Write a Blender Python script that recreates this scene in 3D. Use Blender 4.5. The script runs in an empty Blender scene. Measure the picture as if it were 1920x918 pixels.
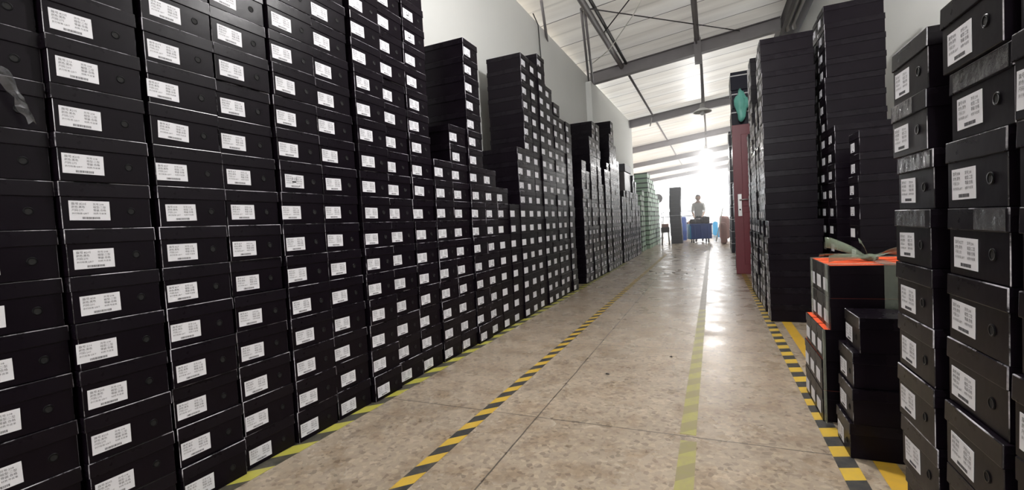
import bpy, bmesh, math, random
from mathutils import Vector, Matrix
random.seed(7)
C = bpy.context.scene.collection
SC = bpy.context.scene

# ------------------------------------------------------------------ camera
F, CX, CY, H = 850.0, 960.0, 459.0, 0.95
_dy = Vector(((1334-CX)/F, (402-CY)/F, 1)).normalized()
_hz = Vector((1, -.055, 0))
_up = _hz.cross(_dy).normalized()
if _up.y > 0: _up = -_up
_dx = _dy.cross(_up).normalized()
if _dx.x < 0: _dx = -_dx
RW = Matrix((_dx, _dy, _up))                    # world = RW @ camera (x right, y down, z forward)
cam_data = bpy.data.cameras.new('camera')
cam_data.sensor_width = 36
cam_data.lens = F/1920*36
cam_data.clip_start = .02
cam_data.clip_end = 300
cam = bpy.data.objects.new('camera', cam_data)
C.objects.link(cam)
cr, cd, cf = RW.col[0], RW.col[1], RW.col[2]
cam.matrix_world = Matrix(((cr[0], -cd[0], -cf[0], 0), (cr[1], -cd[1], -cf[1], 0), (cr[2], -cd[2], -cf[2], H), (0, 0, 0, 1)))
SC.camera = cam
def proj(x, y, z):
    c = RW.transposed() @ Vector((x, y, z-H))
    if c.z < .02: return None
    return (c.x/c.z*F+CX, c.y/c.z*F+CY)

# ------------------------------------------------------------------ light
SC.view_settings.view_transform = 'Standard'
SC.view_settings.look = 'None'
SC.view_settings.gamma = 1
SC.view_settings.use_curve_mapping = False
SC.view_settings.exposure = .95
world = bpy.data.worlds.new('world'); SC.world = world
world.use_nodes = True
bg = world.node_tree.nodes['Background']
bg.inputs[0].default_value = (.965, .975, 1.0, 1)
bg.inputs[1].default_value = 4.4

# ------------------------------------------------------------------ materials
def new_mat(name):
    m = bpy.data.materials.new(name); m.use_nodes = True
    return m, m.node_tree, m.node_tree.nodes['Principled BSDF']
def N(nt, t, **kw):
    n = nt.nodes.new(t)
    for k, v in kw.items(): setattr(n, k, v)
    return n
def mat(name, col, rough=.5, metal=0, coat=0, var=.12, scale=6, bump=0, bscale=40, spec=.5, rvar=0):
    m, nt, p = new_mat(name)
    tc = N(nt, 'ShaderNodeTexCoord')
    nz = N(nt, 'ShaderNodeTexNoise'); nz.inputs['Scale'].default_value = scale; nz.inputs['Detail'].default_value = 4
    nt.links.new(tc.outputs['Object'], nz.inputs['Vector'])
    mx = N(nt, 'ShaderNodeMixRGB', blend_type='MIX')
    mx.inputs[1].default_value = (*[c*(1-var) for c in col], 1)
    mx.inputs[2].default_value = (*[min(1, c*(1+var)) for c in col], 1)
    nt.links.new(nz.outputs['Fac'], mx.inputs[0]); nt.links.new(mx.outputs[0], p.inputs['Base Color'])
    p.inputs['Roughness'].default_value = rough
    p.inputs['Metallic'].default_value = metal
    p.inputs['Specular IOR Level'].default_value = spec
    p.inputs['Coat Weight'].default_value = coat
    p.inputs['Coat Roughness'].default_value = .12
    if rvar:
        mr = N(nt, 'ShaderNodeMapRange'); mr.inputs[3].default_value = rough-rvar; mr.inputs[4].default_value = rough+rvar
        nt.links.new(nz.outputs['Fac'], mr.inputs[0]); nt.links.new(mr.outputs[0], p.inputs['Roughness'])
    if bump:
        b = N(nt, 'ShaderNodeBump'); b.inputs['Strength'].default_value = bump; b.inputs['Distance'].default_value = .004
        n2 = N(nt, 'ShaderNodeTexNoise'); n2.inputs['Scale'].default_value = bscale
        nt.links.new(tc.outputs['Object'], n2.inputs['Vector'])
        nt.links.new(n2.outputs['Fac'], b.inputs['Height']); nt.links.new(b.outputs[0], p.inputs['Normal'])
    return m
M = {}
M['black'] = mat('black_card', (.0048, .0030, .0054), .33, coat=.02, spec=.10, var=.25, scale=9, bump=.12, bscale=18, rvar=.1)
M['lid'] = mat('black_card_lid', (.0058, .0040, .0066), .28, coat=.03, spec=.12, var=.25, scale=9, bump=.15, bscale=14, rvar=.1)
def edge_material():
    m, nt, p = new_mat('glint_card_edge')  # pale noisy streaks painted on the bevels in place of edge glints
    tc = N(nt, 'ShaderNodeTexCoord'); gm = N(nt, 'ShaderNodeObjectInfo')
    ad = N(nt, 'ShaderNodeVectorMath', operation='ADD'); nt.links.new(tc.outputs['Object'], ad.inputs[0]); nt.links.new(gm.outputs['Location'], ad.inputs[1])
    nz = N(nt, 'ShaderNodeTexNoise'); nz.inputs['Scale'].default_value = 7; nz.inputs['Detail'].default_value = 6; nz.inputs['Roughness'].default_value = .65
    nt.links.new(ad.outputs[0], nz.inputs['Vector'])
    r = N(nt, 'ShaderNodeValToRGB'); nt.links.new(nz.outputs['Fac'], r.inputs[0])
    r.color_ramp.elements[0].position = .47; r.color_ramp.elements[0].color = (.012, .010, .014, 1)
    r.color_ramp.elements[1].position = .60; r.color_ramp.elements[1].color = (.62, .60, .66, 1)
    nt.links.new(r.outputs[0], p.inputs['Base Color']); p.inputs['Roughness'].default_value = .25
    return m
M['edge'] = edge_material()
M['hole'] = mat('hole_dark', (.002, .002, .002), .8)
M['ring'] = mat('eyelet', (.004, .004, .005), .35, spec=.12)
M['paper'] = mat('label_paper', (.74, .74, .785), .5, var=.04)
M['ink'] = mat('label_ink', (.06, .06, .07), .6)
M['marker'] = mat('marker_ink', (.01, .01, .012), .6)
M['orange'] = mat('orange_card', (.82, .10, .025), .5)
M['dkgreen'] = mat('dark_green_card', (.03, .06, .038), .5)
M['ltgreen'] = mat('pale_green_card', (.40, .58, .43), .5)
M['navy'] = mat('navy_card', (.012, .012, .024), .4, spec=.15, var=.2, bump=.1)
M['charcoal'] = mat('charcoal_card', (.05, .05, .062), .5, var=.2)
M['strap'] = mat('white_strap', (.65, .65, .66), .4)
M['steel'] = mat('painted_steel', (.24, .225, .235), .55, var=.15)
M['steel_lt'] = mat('light_steel', (.42, .41, .40), .45, var=.1)
M['steel_dk'] = mat('dark_steel', (.045, .04, .042), .6, var=.2)
M['wire'] = mat('black_wire', (.02, .02, .02), .5)
M['rope'] = mat('white_rope', (.7, .69, .64), .7)
M['plaster'] = mat('white_plaster', (.80, .81, .79), .8, var=.04, scale=1.3, bump=.1)
M['maroon'] = mat('maroon_paint', (.17, .022, .035), .4, var=.1)
M['chrome'] = mat('brushed_metal', (.6, .6, .6), .3, metal=.8)
M['teal'] = mat('teal_plastic', (.16, .5, .42), .4)
M['brown_wrap'] = mat('brown_wrap', (.09, .075, .075), .35, var=.4, bump=.4)
M['blue'] = mat('blue_plastic', (.03, .10, .42), .35)
M['cyan'] = mat('cyan_plastic', (.08, .62, .95), .35)
for k_, f_ in (('blue', .3), ('cyan', .6)):
    nt_ = M[k_].node_tree; p_ = nt_.nodes['Principled BSDF']; t_ = nt_.nodes.new('ShaderNodeBsdfTranslucent'); x_ = nt_.nodes.new('ShaderNodeMixShader')
    nt_.links.new(p_.inputs['Base Color'].links[0].from_socket, t_.inputs[0]); x_.inputs[0].default_value = f_
    nt_.links.new(p_.outputs[0], x_.inputs[1]); nt_.links.new(t_.outputs[0], x_.inputs[2]); nt_.links.new(x_.outputs[0], nt_.nodes['Material Output'].inputs['Surface'])
M['rubber'] = mat('rubber', (.06, .06, .06), .7)
M['skin'] = mat('skin', (.5, .32, .24), .5)
M['hair'] = mat('hair', (.03, .025, .025), .5)
M['shirt'] = mat('shirt_fabric', (.6, .6, .58), .8, var=.2, scale=12)
M['trouser'] = mat('trouser_fabric', (.05, .055, .08), .8)
M['leather'] = mat('dark_leather', (.045, .035, .035), .5, var=.5)
M['sack'] = mat('sack_fabric', (.40, .22, .20), .8, var=.2)
M['brown'] = mat('brown_card', (.36, .2, .12), .7)
M['grey'] = mat('grey_plastic', (.42, .43, .43), .6)
M['lamp_shade'] = mat('lamp_glass', (.85, .86, .85), .15)
M['ground'] = mat('outdoor_concrete', (.55, .54, .5), .8, var=.08)
def film(name, col, alpha):
    m, nt, p = new_mat(name)
    p.inputs['Base Color'].default_value = (*col, 1); p.inputs['Roughness'].default_value = .22
    p.inputs['Alpha'].default_value = alpha
    tc = N(nt, 'ShaderNodeTexCoord'); n2 = N(nt, 'ShaderNodeTexNoise'); n2.inputs['Scale'].default_value = 25; n2.inputs['Detail'].default_value = 5
    b = N(nt, 'ShaderNodeBump'); b.inputs['Strength'].default_value = .7; b.inputs['Distance'].default_value = .01
    nt.links.new(tc.outputs['Object'], n2.inputs['Vector']); nt.links.new(n2.outputs['Fac'], b.inputs['Height']); nt.links.new(b.outputs[0], p.inputs['Normal'])
    return m
M['tape_clear'] = film('clear_packing_tape', (.32, .36, .31), .32)
M['tape_shiny'] = film('shiny_tape', (.11, .11, .12), .5)
M['film'] = film('crumpled_film', (.20, .25, .18), .5)
def emit(name, col, s):
    m, nt, p = new_mat(name)
    p.inputs['Base Color'].default_value = (*col, 1)
    p.inputs['Emission Color'].default_value = (*col, 1); p.inputs['Emission Strength'].default_value = s
    return m
M['bulb'] = emit('lit_bulb', (1, .97, .92), 25)

def floor_material():
    m, nt, p = new_mat('terrazzo_floor')
    L = nt.links.new
    tc = N(nt, 'ShaderNodeTexCoord'); sep = N(nt, 'ShaderNodeSeparateXYZ'); L(tc.outputs['Object'], sep.inputs[0])
    def noise(scale, detail=3, rough=.5):
        n = N(nt, 'ShaderNodeTexNoise'); n.inputs['Scale'].default_value = scale; n.inputs['Detail'].default_value = detail
        n.inputs['Roughness'].default_value = rough; L(tc.outputs['Object'], n.inputs['Vector']); return n
    def ramp(src, stops):
        r = N(nt, 'ShaderNodeValToRGB'); L(src, r.inputs[0])
        e = r.color_ramp.elements
        e[0].position, e[0].color = stops[0][0], (*stops[0][1], 1)
        e[1].position, e[1].color = stops[-1][0], (*stops[-1][1], 1)
        for pz, c in stops[1:-1]:
            q = e.new(pz); q.color = (*c, 1)
        return r
    def mix(kind, fac, a, b):
        x = N(nt, 'ShaderNodeMixRGB', blend_type=kind)
        if isinstance(fac, float): x.inputs[0].default_value = fac
        else: L(fac, x.inputs[0])
        L(a, x.inputs[1]); L(b, x.inputs[2]); return x.outputs[0]
    base = ramp(noise(1.1, 5, .6).outputs['Fac'], [(.3, (.33, .275, .215)), (.7, (.45, .38, .30))])
    v = N(nt, 'ShaderNodeTexVoronoi'); v.inputs['Scale'].default_value = 55; L(tc.outputs['Object'], v.inputs['Vector'])
    sepc = N(nt, 'ShaderNodeSeparateColor'); L(v.outputs['Color'], sepc.inputs[0])
    chips = ramp(sepc.outputs[0], [(0, (.50, .46, .44)), (.18, (.86, .84, .82)), (.8, (1.08, 1.05, 1.0)), (1, (1.3, 1.28, 1.22))])
    c = mix('MULTIPLY', .75, base.outputs[0], chips.outputs[0])
    st = ramp(noise(5, 8, .72).outputs['Fac'], [(.40, (.62, .52, .42)), (.52, (1, 1, 1))])
    c = mix('MULTIPLY', .55, c, st.outputs[0])
    st2 = ramp(noise(19, 6, .7).outputs['Fac'], [(.30, (.30, .24, .2)), (.40, (1, 1, 1))])
    c = mix('MULTIPLY', .75, c, st2.outputs[0])
    # joints
    def math_(op, a, b=None):
        x = N(nt, 'ShaderNodeMath', operation=op)
        for i, q in enumerate((a, b)):
            if q is None: continue
            if isinstance(q, (int, float)): x.inputs[i].default_value = q
            else: L(q, x.inputs[i])
        return x.outputs[0]
    wob = math_('MULTIPLY', math_('SUBTRACT', noise(3, 4).outputs['Fac'], .5), .012)
    X = math_('ADD', sep.outputs[0], wob); Y = math_('ADD', sep.outputs[1], wob)
    jx = math_('LESS_THAN', math_('ABSOLUTE', math_('SUBTRACT', math_('FLOORED_MODULO', math_('ADD', X, .82+1.37/2), 1.37), 1.37/2)), .0035)
    jy = math_('LESS_THAN', math_('ABSOLUTE', math_('SUBTRACT', math_('FLOORED_MODULO', math_('SUBTRACT', Y, 2.045-1.37/2), 1.37), 1.37/2)), .0032)
    # only the joint left of the aisle's centre runs lengthwise
    jx = math_('MULTIPLY', jx, math_('LESS_THAN', X, -.5))
    j = math_('MAXIMUM', jx, jy)
    jc = N(nt, 'ShaderNodeRGB'); jc.outputs[0].default_value = (.05, .042, .036, 1)
    jf = math_('MULTIPLY', j, .85)
    c = mix('MIX', jf, c, jc.outputs[0])
    L(c, p.inputs['Base Color'])
    rr = ramp(noise(4, 5).outputs['Fac'], [(.3, (.20, .20, .20)), (.7, (.42, .42, .42))])
    L(rr.outputs[0], p.inputs['Roughness'])
    b = N(nt, 'ShaderNodeBump'); b.inputs['Strength'].default_value = .25; b.inputs['Distance'].default_value = .002
    L(noise(60, 4).outputs['Fac'], b.inputs['Height']); L(b.outputs[0], p.inputs['Normal'])
    return m
M['floor'] = floor_material()

def roof_material():
    m, nt, p = new_mat('white_roof_panels')
    L = nt.links.new
    tc = N(nt, 'ShaderNodeTexCoord'); sep = N(nt, 'ShaderNodeSeparateXYZ'); L(tc.outputs['Object'], sep.inputs[0])
    md = N(nt, 'ShaderNodeMath', operation='FLOORED_MODULO'); L(sep.outputs[1], md.inputs[0]); md.inputs[1].default_value = 1.02
    r = N(nt, 'ShaderNodeValToRGB'); L(md.outputs[0], r.inputs[0]); r.color_ramp.interpolation = 'LINEAR'
    e = r.color_ramp.elements
    e[0].position = 0; e[0].color = (.05, .045, .04, 1); e[1].position = 1; e[1].color = (1, 1, 1, 1)
    for pz, v in ((.018, .05), (.024, 1.0), (.47, 1.0), (.50, .78), (.56, 1.0)):
        q = e.new(pz); q.color = (v, v*.98, v*.95, 1)
    nz = N(nt, 'ShaderNodeTexNoise'); nz.inputs['Scale'].default_value = 1.2; nz.inputs['Detail'].default_value = 6
    mp = N(nt, 'ShaderNodeMapping'); mp.inputs['Scale'].default_value = (.45, 2.2, 1); L(tc.outputs['Object'], mp.inputs[0]); L(mp.outputs[0], nz.inputs['Vector'])
    r2 = N(nt, 'ShaderNodeValToRGB'); L(nz.outputs['Fac'], r2.inputs[0])
    r2.color_ramp.elements[0].position = .3; r2.color_ramp.elements[0].color = (.60, .575, .53, 1)
    r2.color_ramp.elements[1].position = .7; r2.color_ramp.elements[1].color = (.80, .785, .74, 1)
    mx = N(nt, 'ShaderNodeMixRGB', blend_type='MULTIPLY'); mx.inputs[0].default_value = 1
    L(r.outputs[0], mx.inputs[1]); L(r2.outputs[0], mx.inputs[2]); L(mx.outputs[0], p.inputs['Base Color'])
    p.inputs['Roughness'].default_value = .45
    # thin fibreglass sheet: some daylight comes through it
    tr = N(nt, 'ShaderNodeBsdfTranslucent'); L(mx.outputs[0], tr.inputs[0])
    ms = N(nt, 'ShaderNodeMixShader'); ms.inputs[0].default_value = .085
    mr = N(nt, 'ShaderNodeMath', operation='GREATER_THAN'); L(sep.outputs[1], mr.inputs[0]); mr.inputs[1].default_value = 9.97
    mf = N(nt, 'ShaderNodeMapRange'); L(mr.outputs[0], mf.inputs[0]); mf.inputs[3].default_value = .042; mf.inputs[4].default_value = .085
    L(mf.outputs[0], ms.inputs[0])
    L(p.outputs[0], ms.inputs[1]); L(tr.outputs[0], ms.inputs[2])
    L(ms.outputs[0], nt.nodes['Material Output'].inputs['Surface'])
    return m
M['roof'] = roof_material()

def hazard(name, a, b, period, slant, worn, x0, rough=.45):
    m, nt, p = new_mat(name)
    L = nt.links.new
    tc = N(nt, 'ShaderNodeTexCoord'); sep = N(nt, 'ShaderNodeSeparateXYZ'); L(tc.outputs['Object'], sep.inputs[0])
    def math_(op, a_, b_=None):
        x = N(nt, 'ShaderNodeMath', operation=op)
        for i, q in enumerate((a_, b_)):
            if q is None: continue
            if isinstance(q, (int, float)): x.inputs[i].default_value = q
            else: L(q, x.inputs[i])
        return x.outputs[0]
    t = math_('ADD', sep.outputs[1], math_('MULTIPLY', math_('SUBTRACT', sep.outputs[0], x0), slant))
    s = math_('GREATER_THAN', math_('FLOORED_MODULO', t, period), period*.5)
    mx = N(nt, 'ShaderNodeMixRGB'); L(s, mx.inputs[0]); mx.inputs[1].default_value = (*a, 1); mx.inputs[2].default_value = (*b, 1)
    nz = N(nt, 'ShaderNodeTexNoise'); nz.inputs['Scale'].default_value = 22; nz.inputs['Detail'].default_value = 8; nz.inputs['Roughness'].default_value = .7
    L(tc.outputs['Object'], nz.inputs['Vector'])
    r = N(nt, 'ShaderNodeValToRGB'); L(nz.outputs['Fac'], r.inputs[0])
    r.color_ramp.elements[0].position = .5-worn; r.color_ramp.elements[0].color = (1, 1, 1, 1)
    r.color_ramp.elements[1].position = .66; r.color_ramp.elements[1].color = (0, 0, 0, 1)
    # rubbed-off patches take the grime colour of the floor
    inv = math_('MULTIPLY', math_('SUBTRACT', 1.0, r.outputs[0]), worn*2)
    m2 = N(nt, 'ShaderNodeMixRGB'); L(inv, m2.inputs[0]); L(mx.outputs[0], m2.inputs[1]); m2.inputs[2].default_value = (.27, .22, .16, 1)
    L(m2.outputs[0], p.inputs['Base Color']); p.inputs['Roughness'].default_value = rough
    return m
M['haz_green'] = hazard('hazard_tape_greenish', (.50, .47, .07), (.05, .05, .04), .23, -1.0, .12, -1.72)
M['haz_left'] = hazard('hazard_tape', (.62, .40, .045), (.032, .034, .036), .166, -1.0, .10, -1.09)
M['haz_faded'] = hazard('hazard_tape_faded', (.40, .38, .085), (.27, .25, .085), .20, -.9, .30, -.12)
M['haz_gone'] = hazard('hazard_tape_worn_grey', (.29, .26, .20), (.24, .215, .17), .20, -.9, .3, -.12)
M['haz_right'] = hazard('hazard_tape_right', (.62, .41, .045), (.032, .034, .036), .17, -.35, .10, .43)
M['haz_yellow'] = hazard('yellow_tape', (.62, .37, .03), (.60, .36, .03), .2, 0, .12, .55)

# ------------------------------------------------------------------ mesh helpers
def finish(name, bm, mats, parent=None, smooth=False):
    me = bpy.data.meshes.new(name)
    bm.normal_update(); bm.to_mesh(me); bm.free()
    if not isinstance(mats, (list, tuple)): mats = [mats]
    for m in mats: me.materials.append(m)
    if smooth:
        for p in me.polygons: p.use_smooth = True
    o = bpy.data.objects.new(name, me); C.objects.link(o)
    if parent is not None: o.parent = parent
    return o
def add_box(bm, x0, x1, y0, y1, z0, z1, mi=0, bevel=0, seg=1, mtx=None):
    r = bmesh.ops.create_cube(bm, size=1)
    vs = r['verts']
    bmesh.ops.scale(bm, vec=(x1-x0, y1-y0, z1-z0), verts=vs)
    bmesh.ops.translate(bm, vec=((x0+x1)/2, (y0+y1)/2, (z0+z1)/2), verts=vs)
    fs = set(f for v in vs for f in v.link_faces)
    if bevel:
        es = list(set(e for v in vs for e in v.link_edges))
        rb = bmesh.ops.bevel(bm, geom=es, offset=bevel, segments=seg, affect='EDGES', profile=.6)
        fs = set(rb['faces']) | set(f for f in fs if f.is_valid)
        vs = list(set(v for f in fs for v in f.verts))
    for f in fs:
        if f.is_valid: f.material_index = mi
    if mtx is not None: bmesh.ops.transform(bm, matrix=mtx, verts=vs)
    return vs
def add_tube(bm, pts, rad, seg=8, mi=0, cap=True):
    pts = [Vector(p) for p in pts]
    rads = rad if isinstance(rad, (list, tuple)) else [rad]*len(pts)
    rings = []
    for i, p in enumerate(pts):
        d = (pts[min(i+1, len(pts)-1)] - pts[max(i-1, 0)]).normalized()
        u = d.orthogonal().normalized() if i == 0 else (u - d*u.dot(d)).normalized()
        w = d.cross(u)
        rings.append([bm.verts.new(p + (u*math.cos(a) + w*math.sin(a))*rads[i]) for a in [2*math.pi*k/seg for k in range(seg)]])
    for a, b in zip(rings, rings[1:]):
        for k in range(seg):
            f = bm.faces.new((a[k], a[(k+1) % seg], b[(k+1) % seg], b[k])); f.material_index = mi; f.smooth = True
    if cap:
        f = bm.faces.new(rings[0][::-1]); f.material_index = mi
        f = bm.faces.new(rings[-1]); f.material_index = mi
def add_lathe(bm, prof, c=(0, 0, 0), seg=24, mi=0, axis='Z'):
    rings = []
    for r, z in prof:
        ring = []
        for k in range(seg):
            a = 2*math.pi*k/seg
            v = Vector((r*math.cos(a), r*math.sin(a), z))
            if axis == 'Y': v = Vector((v.x, -v.z, v.y))
            if axis == 'X': v = Vector((v.z, v.x, v.y))
            ring.append(bm.verts.new(v + Vector(c)))
        rings.append(ring)
    for a, b in zip(rings, rings[1:]):
        for k in range(seg):
            f = bm.faces.new((a[k], a[(k+1) % seg], b[(k+1) % seg], b[k])); f.material_index = mi; f.smooth = True
    for rg in (rings[0], rings[-1]):
        try: bm.faces.new(rg).material_index = mi
        except ValueError: pass
def add_blob(bm, c, r, mi=0, sub=2, noise=.12, seed=0, sq=1.0):
    rnd = random.Random(seed)
    ph = [rnd.uniform(0, 6) for _ in range(6)]
    q = bmesh.ops.create_icosphere(bm, subdivisions=sub, radius=1)
    for v in q['verts']:
        n = v.co.normalized()
        k = 1 + noise*(math.sin(3*n.x+ph[0])+math.sin(4*n.y+ph[1])+math.sin(5*n.z+ph[2])+.6*math.sin(9*n.x+7*n.y+ph[3]))/2
        if sq != 1: n = Vector([math.copysign(abs(q_)**sq, q_) for q_ in n])*.9
        v.co = Vector((n.x*r[0]*k + c[0], n.y*r[1]*k + c[1], n.z*r[2]*k + c[2]))
    for v in q['verts']:
        for f in v.link_faces: f.material_index = mi; f.smooth = True
def tag(o, label=None, cat=None, group=None, kind=None):
    if label: o['label'] = label
    if cat: o['category'] = cat
    if group: o['group'] = group
    if kind: o['kind'] = kind
    return o
def empty(name, loc, rz=0):
    o = bpy.data.objects.new(name, None); C.objects.link(o)
    o.location = loc; o.rotation_euler = (0, 0, rz); o.empty_display_size = .05
    return o
def struct(name, bm, mats):
    return tag(finish(name, bm, mats), kind='structure')
def thing(name, loc, label, cat, rz=0, group=None):
    return tag(empty(name, loc, rz), label, cat, group)
def BM(): return bmesh.new()
def quad(bm, pts, mi=0):
    f = bm.faces.new([bm.verts.new(p) for p in pts]); f.material_index = mi; return f
def copy_tree(o, parent=None):
    c = o.copy(); C.objects.link(c)
    if parent is not None: c.parent = parent
    for ch in list(o.children): copy_tree(ch, c)
    return c

# ------------------------------------------------------------------ setting
YN, YF = -7.0, 41.0                                  # near and far ends of the hall
XR = 1.70                                            # right wall
XL = -2.35                                           # left wall
def roofz(x): return 4.16 + .105*(x + 2.35)
b = BM(); add_box(b, -16, 6, YN-3, YF+2, -.2, 0)
struct('floor', b, M['floor'])
b = BM(); add_box(b, -60, 60, YF+2, 140, -.35, -.02); add_box(b, -60, 60, -60, YN-3, -.35, -.02); add_box(b, -60, -16, YN-3, YF+2, -.35, -.02)
struct('trim_yard', b, M['ground'])
b = BM()                                             # roof deck (slopes up to the right), thick panels
x0, x1 = -9, 1.32
quad(b, [(x0, YN, roofz(x0)), (x0, YF, roofz(x0)), (x1, YF, roofz(x1)), (x1, YN, roofz(x1))])
struct('ceiling', b, M['roof'])
b = BM()                                             # left wall, its top rises slightly to the far end
y0, y1, za, zb = YN, 15.72, 3.86, 4.165
for (xa, xb) in ((XL-.18, XL),):
    P = [(xa, y0, 0), (xb, y0, 0), (xb, y1, 0), (xa, y1, 0), (xa, y0, za), (xb, y0, za), (xb, y1, zb-.02), (xa, y1, zb-.02)]
    V = [b.verts.new(p) for p in P]
    for f in ((0, 3, 2, 1), (4, 5, 6, 7), (0, 1, 5, 4), (1, 2, 6, 5), (2, 3, 7, 6), (3, 0, 4, 7)): b.faces.new([V[k] for k in f])
struct('wall_left', b, M['plaster'])
b = BM(); add_box(b, XL-.002, XL+.12, 9.62, 10.26, 0, 3.9, bevel=.005)
struct('trim_pilaster', b, M['plaster'])
b = BM(); add_box(b, XR, XR+.2, YN, 30, 0, 4.47)
struct('wall_right', b, M['plaster'])
b = BM(); add_box(b, -9.2, 6, YN-.2, YN, 0, 2.5); add_box(b, -9.2, 6, YN-.2, YN, 4.15, 4.9)
for x in (-9.2, -7.0, -4.8, -2.6, -.4, 1.8, 5.7): add_box(b, x, x+.25, YN-.2, YN, 2.5, 4.15)
struct('wall_back_unseen', b, M['plaster'])  # unseen end wall added to hold back light, openings sized to brighten walls
b = BM(); add_box(b, 1.30, 2.0, YN, YF, 4.54, 4.95); add_box(b, 1.30, 1.36, YN, YF, 4.30, 4.56)
struct('trim_gutter', b, M['steel_dk'])

def rafter(y):
    bm = BM(); x0, x1 = (-2.33 if y < 15 else -8.8), 1.29
    d, w, t = .245, .075, .012
    zt = lambda x: roofz(x) - .002
    def slab(ya, yb, oa, ob):
        P = [(x0, ya, zt(x0)-oa), (x1, ya, zt(x1)-oa), (x1, yb, zt(x1)-oa), (x0, yb, zt(x0)-oa),
             (x0, ya, zt(x0)-ob), (x1, ya, zt(x1)-ob), (x1, yb, zt(x1)-ob), (x0, yb, zt(x0)-ob)]
        V = [bm.verts.new(p) for p in P]
        for f in ((0, 1, 2, 3), (7, 6, 5, 4), (0, 4, 5, 1), (1, 5, 6, 2), (2, 6, 7, 3), (3, 7, 4, 0)): bm.faces.new([V[k] for k in f])
    slab(y-.008, y+.008, 0, d); slab(y-w, y+w, 0, t); slab(y-w, y+w, d-t, d)
    return bm
names = ['nearest', 'second', 'third', 'fourth', 'fifth', 'sixth']
for k in range(-2, 6):
    y = 9.97 + 5.36*k
    o = finish('roof_beam', rafter(y), M['steel'])
    if k >= 0: tag(o, 'grey steel roof beam across the aisle, %s one seen from the camera' % names[k], 'roof beam', 'roof beams')
    else: tag(o, 'grey steel roof beam above the camera', 'roof beam', 'roof beams')
# lengthwise pipe and tie
b = BM(); add_tube(b, [(-1.63, 1, 4.15), (-1.63, 9.9, 4.17)], .05, 12); add_tube(b, [(-1.535, 1, 4.20), (-1.535, 9.9, 4.22)], .028, 8, 1)
tag(finish('roof_pipe', b, [M['steel'], M['steel_dk']]), 'thick dark pipe pair under the roof before the nearest beam', 'pipe')
b = BM(); add_tube(b, [(-1.60, 10.1, 4.19), (-1.60, YF-1, 4.19)], .028, 8)
tag(finish('roof_purlin', b, M['steel']), 'thin dark bar running lengthwise under the roof behind the nearest beam', 'purlin')
b = BM(); add_box(b, -.19, -.10, -5, 9.9, 4.32, 4.38); add_box(b, -.17, -.14, -5, 9.9, 4.26, 4.33); add_box(b, -.20, -.08, 9.7, 9.9, 3.93, 4.38)
tag(finish('roof_tie_bar', b, M['steel']), 'grey lengthwise roof bar ending in a bracket at the nearest beam', 'roof bar')
b = BM(); add_tube(b, [(-.10, 10.1, 4.3), (-.10, YF-1, 4.3)], .028, 8)
tag(finish('roof_conduit', b, M['steel']), 'thin grey bar along the roof above the lamps', 'conduit')
b = BM(); add_tube(b, [(-1.58, 7.0, 4.17), (.60, 9.85, 4.40)], .010, 6)
tag(finish('brace_rod', b, M['steel_dk']), 'thin dark diagonal brace rod sloping right to the nearest beam', 'rod', 'diagonal roof rods')
b = BM(); add_tube(b, [(-1.60, 8.0, 4.17), (-.62, 6.6, 4.30)], .010, 6)
tag(finish('brace_rod', b, M['steel_dk']), 'short dark diagonal brace rod near the top photo edge', 'rod', 'diagonal roof rods')
b = BM(); add_tube(b, [(-2.10, 9.2, 4.10), (-1.6, 8.5, 4.06), (-1.0, 7.55, 4.2), (-.88, 7.35, 4.28)], .009, 6)
tag(finish('white_rope', b, M['rope']), 'white rope stretched diagonally below the roof across the dark pipe', 'rope')
for k, (p, q, d) in enumerate((((-2.33, 9.85, 3.93), (-1.715, 6.97, 4.19), 'left'), ((-2.24, 9.85, 3.90), (-1.665, 6.97, 4.19), 'right'))):
    b = BM(); add_tube(b, [p, q], .022, 8)
    tag(finish('roof_strut', b, M['steel']), 'thin grey strut at the nearest beam, %s of the pair' % d, 'strut', 'roof struts')
b = BM(); add_tube(b, [(-2.36, 7.2, 3.92), (-2.15, 6.38, 4.17)], .022, 8)
tag(finish('roof_strut', b, M['steel']), 'thin grey strut on the wall top left of the dark pipe', 'strut', 'roof struts')
b = BM(); add_tube(b, [(-2.33, 6.5, 4.08), (-2.30, 6.62, 3.95), (-2.315, 6.7, 3.6), (-2.31, 6.74, 3.2), (-2.33, 6.72, 2.8)], .009, 6)
tag(finish('hanging_wire', b, M['wire']), 'black wire hanging down the white left wall', 'wire')
b = BM(); add_tube(b, [(-1.64, 15.2, 4.12), (-1.66, 15.2, 3.98), (-1.70, 15.2, 3.86)], .02, 6)
tag(finish('pipe_stub', b, M['steel_lt']), 'short white bent pipe end on the second beam', 'pipe')
for x, z, d in ((1.42, 4.44, 'left'), (1.53, 4.46, 'right')):
    b = BM(); add_tube(b, [(x, 0, z), (x, 10.2, z), (x+.03, 10.3, z-.06)], .035, 10)
    tag(finish('gutter_pipe', b, M['steel_lt']), 'pale pipe beside the roof gutter, %s of two' % d, 'pipe', 'gutter pipes')

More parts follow.
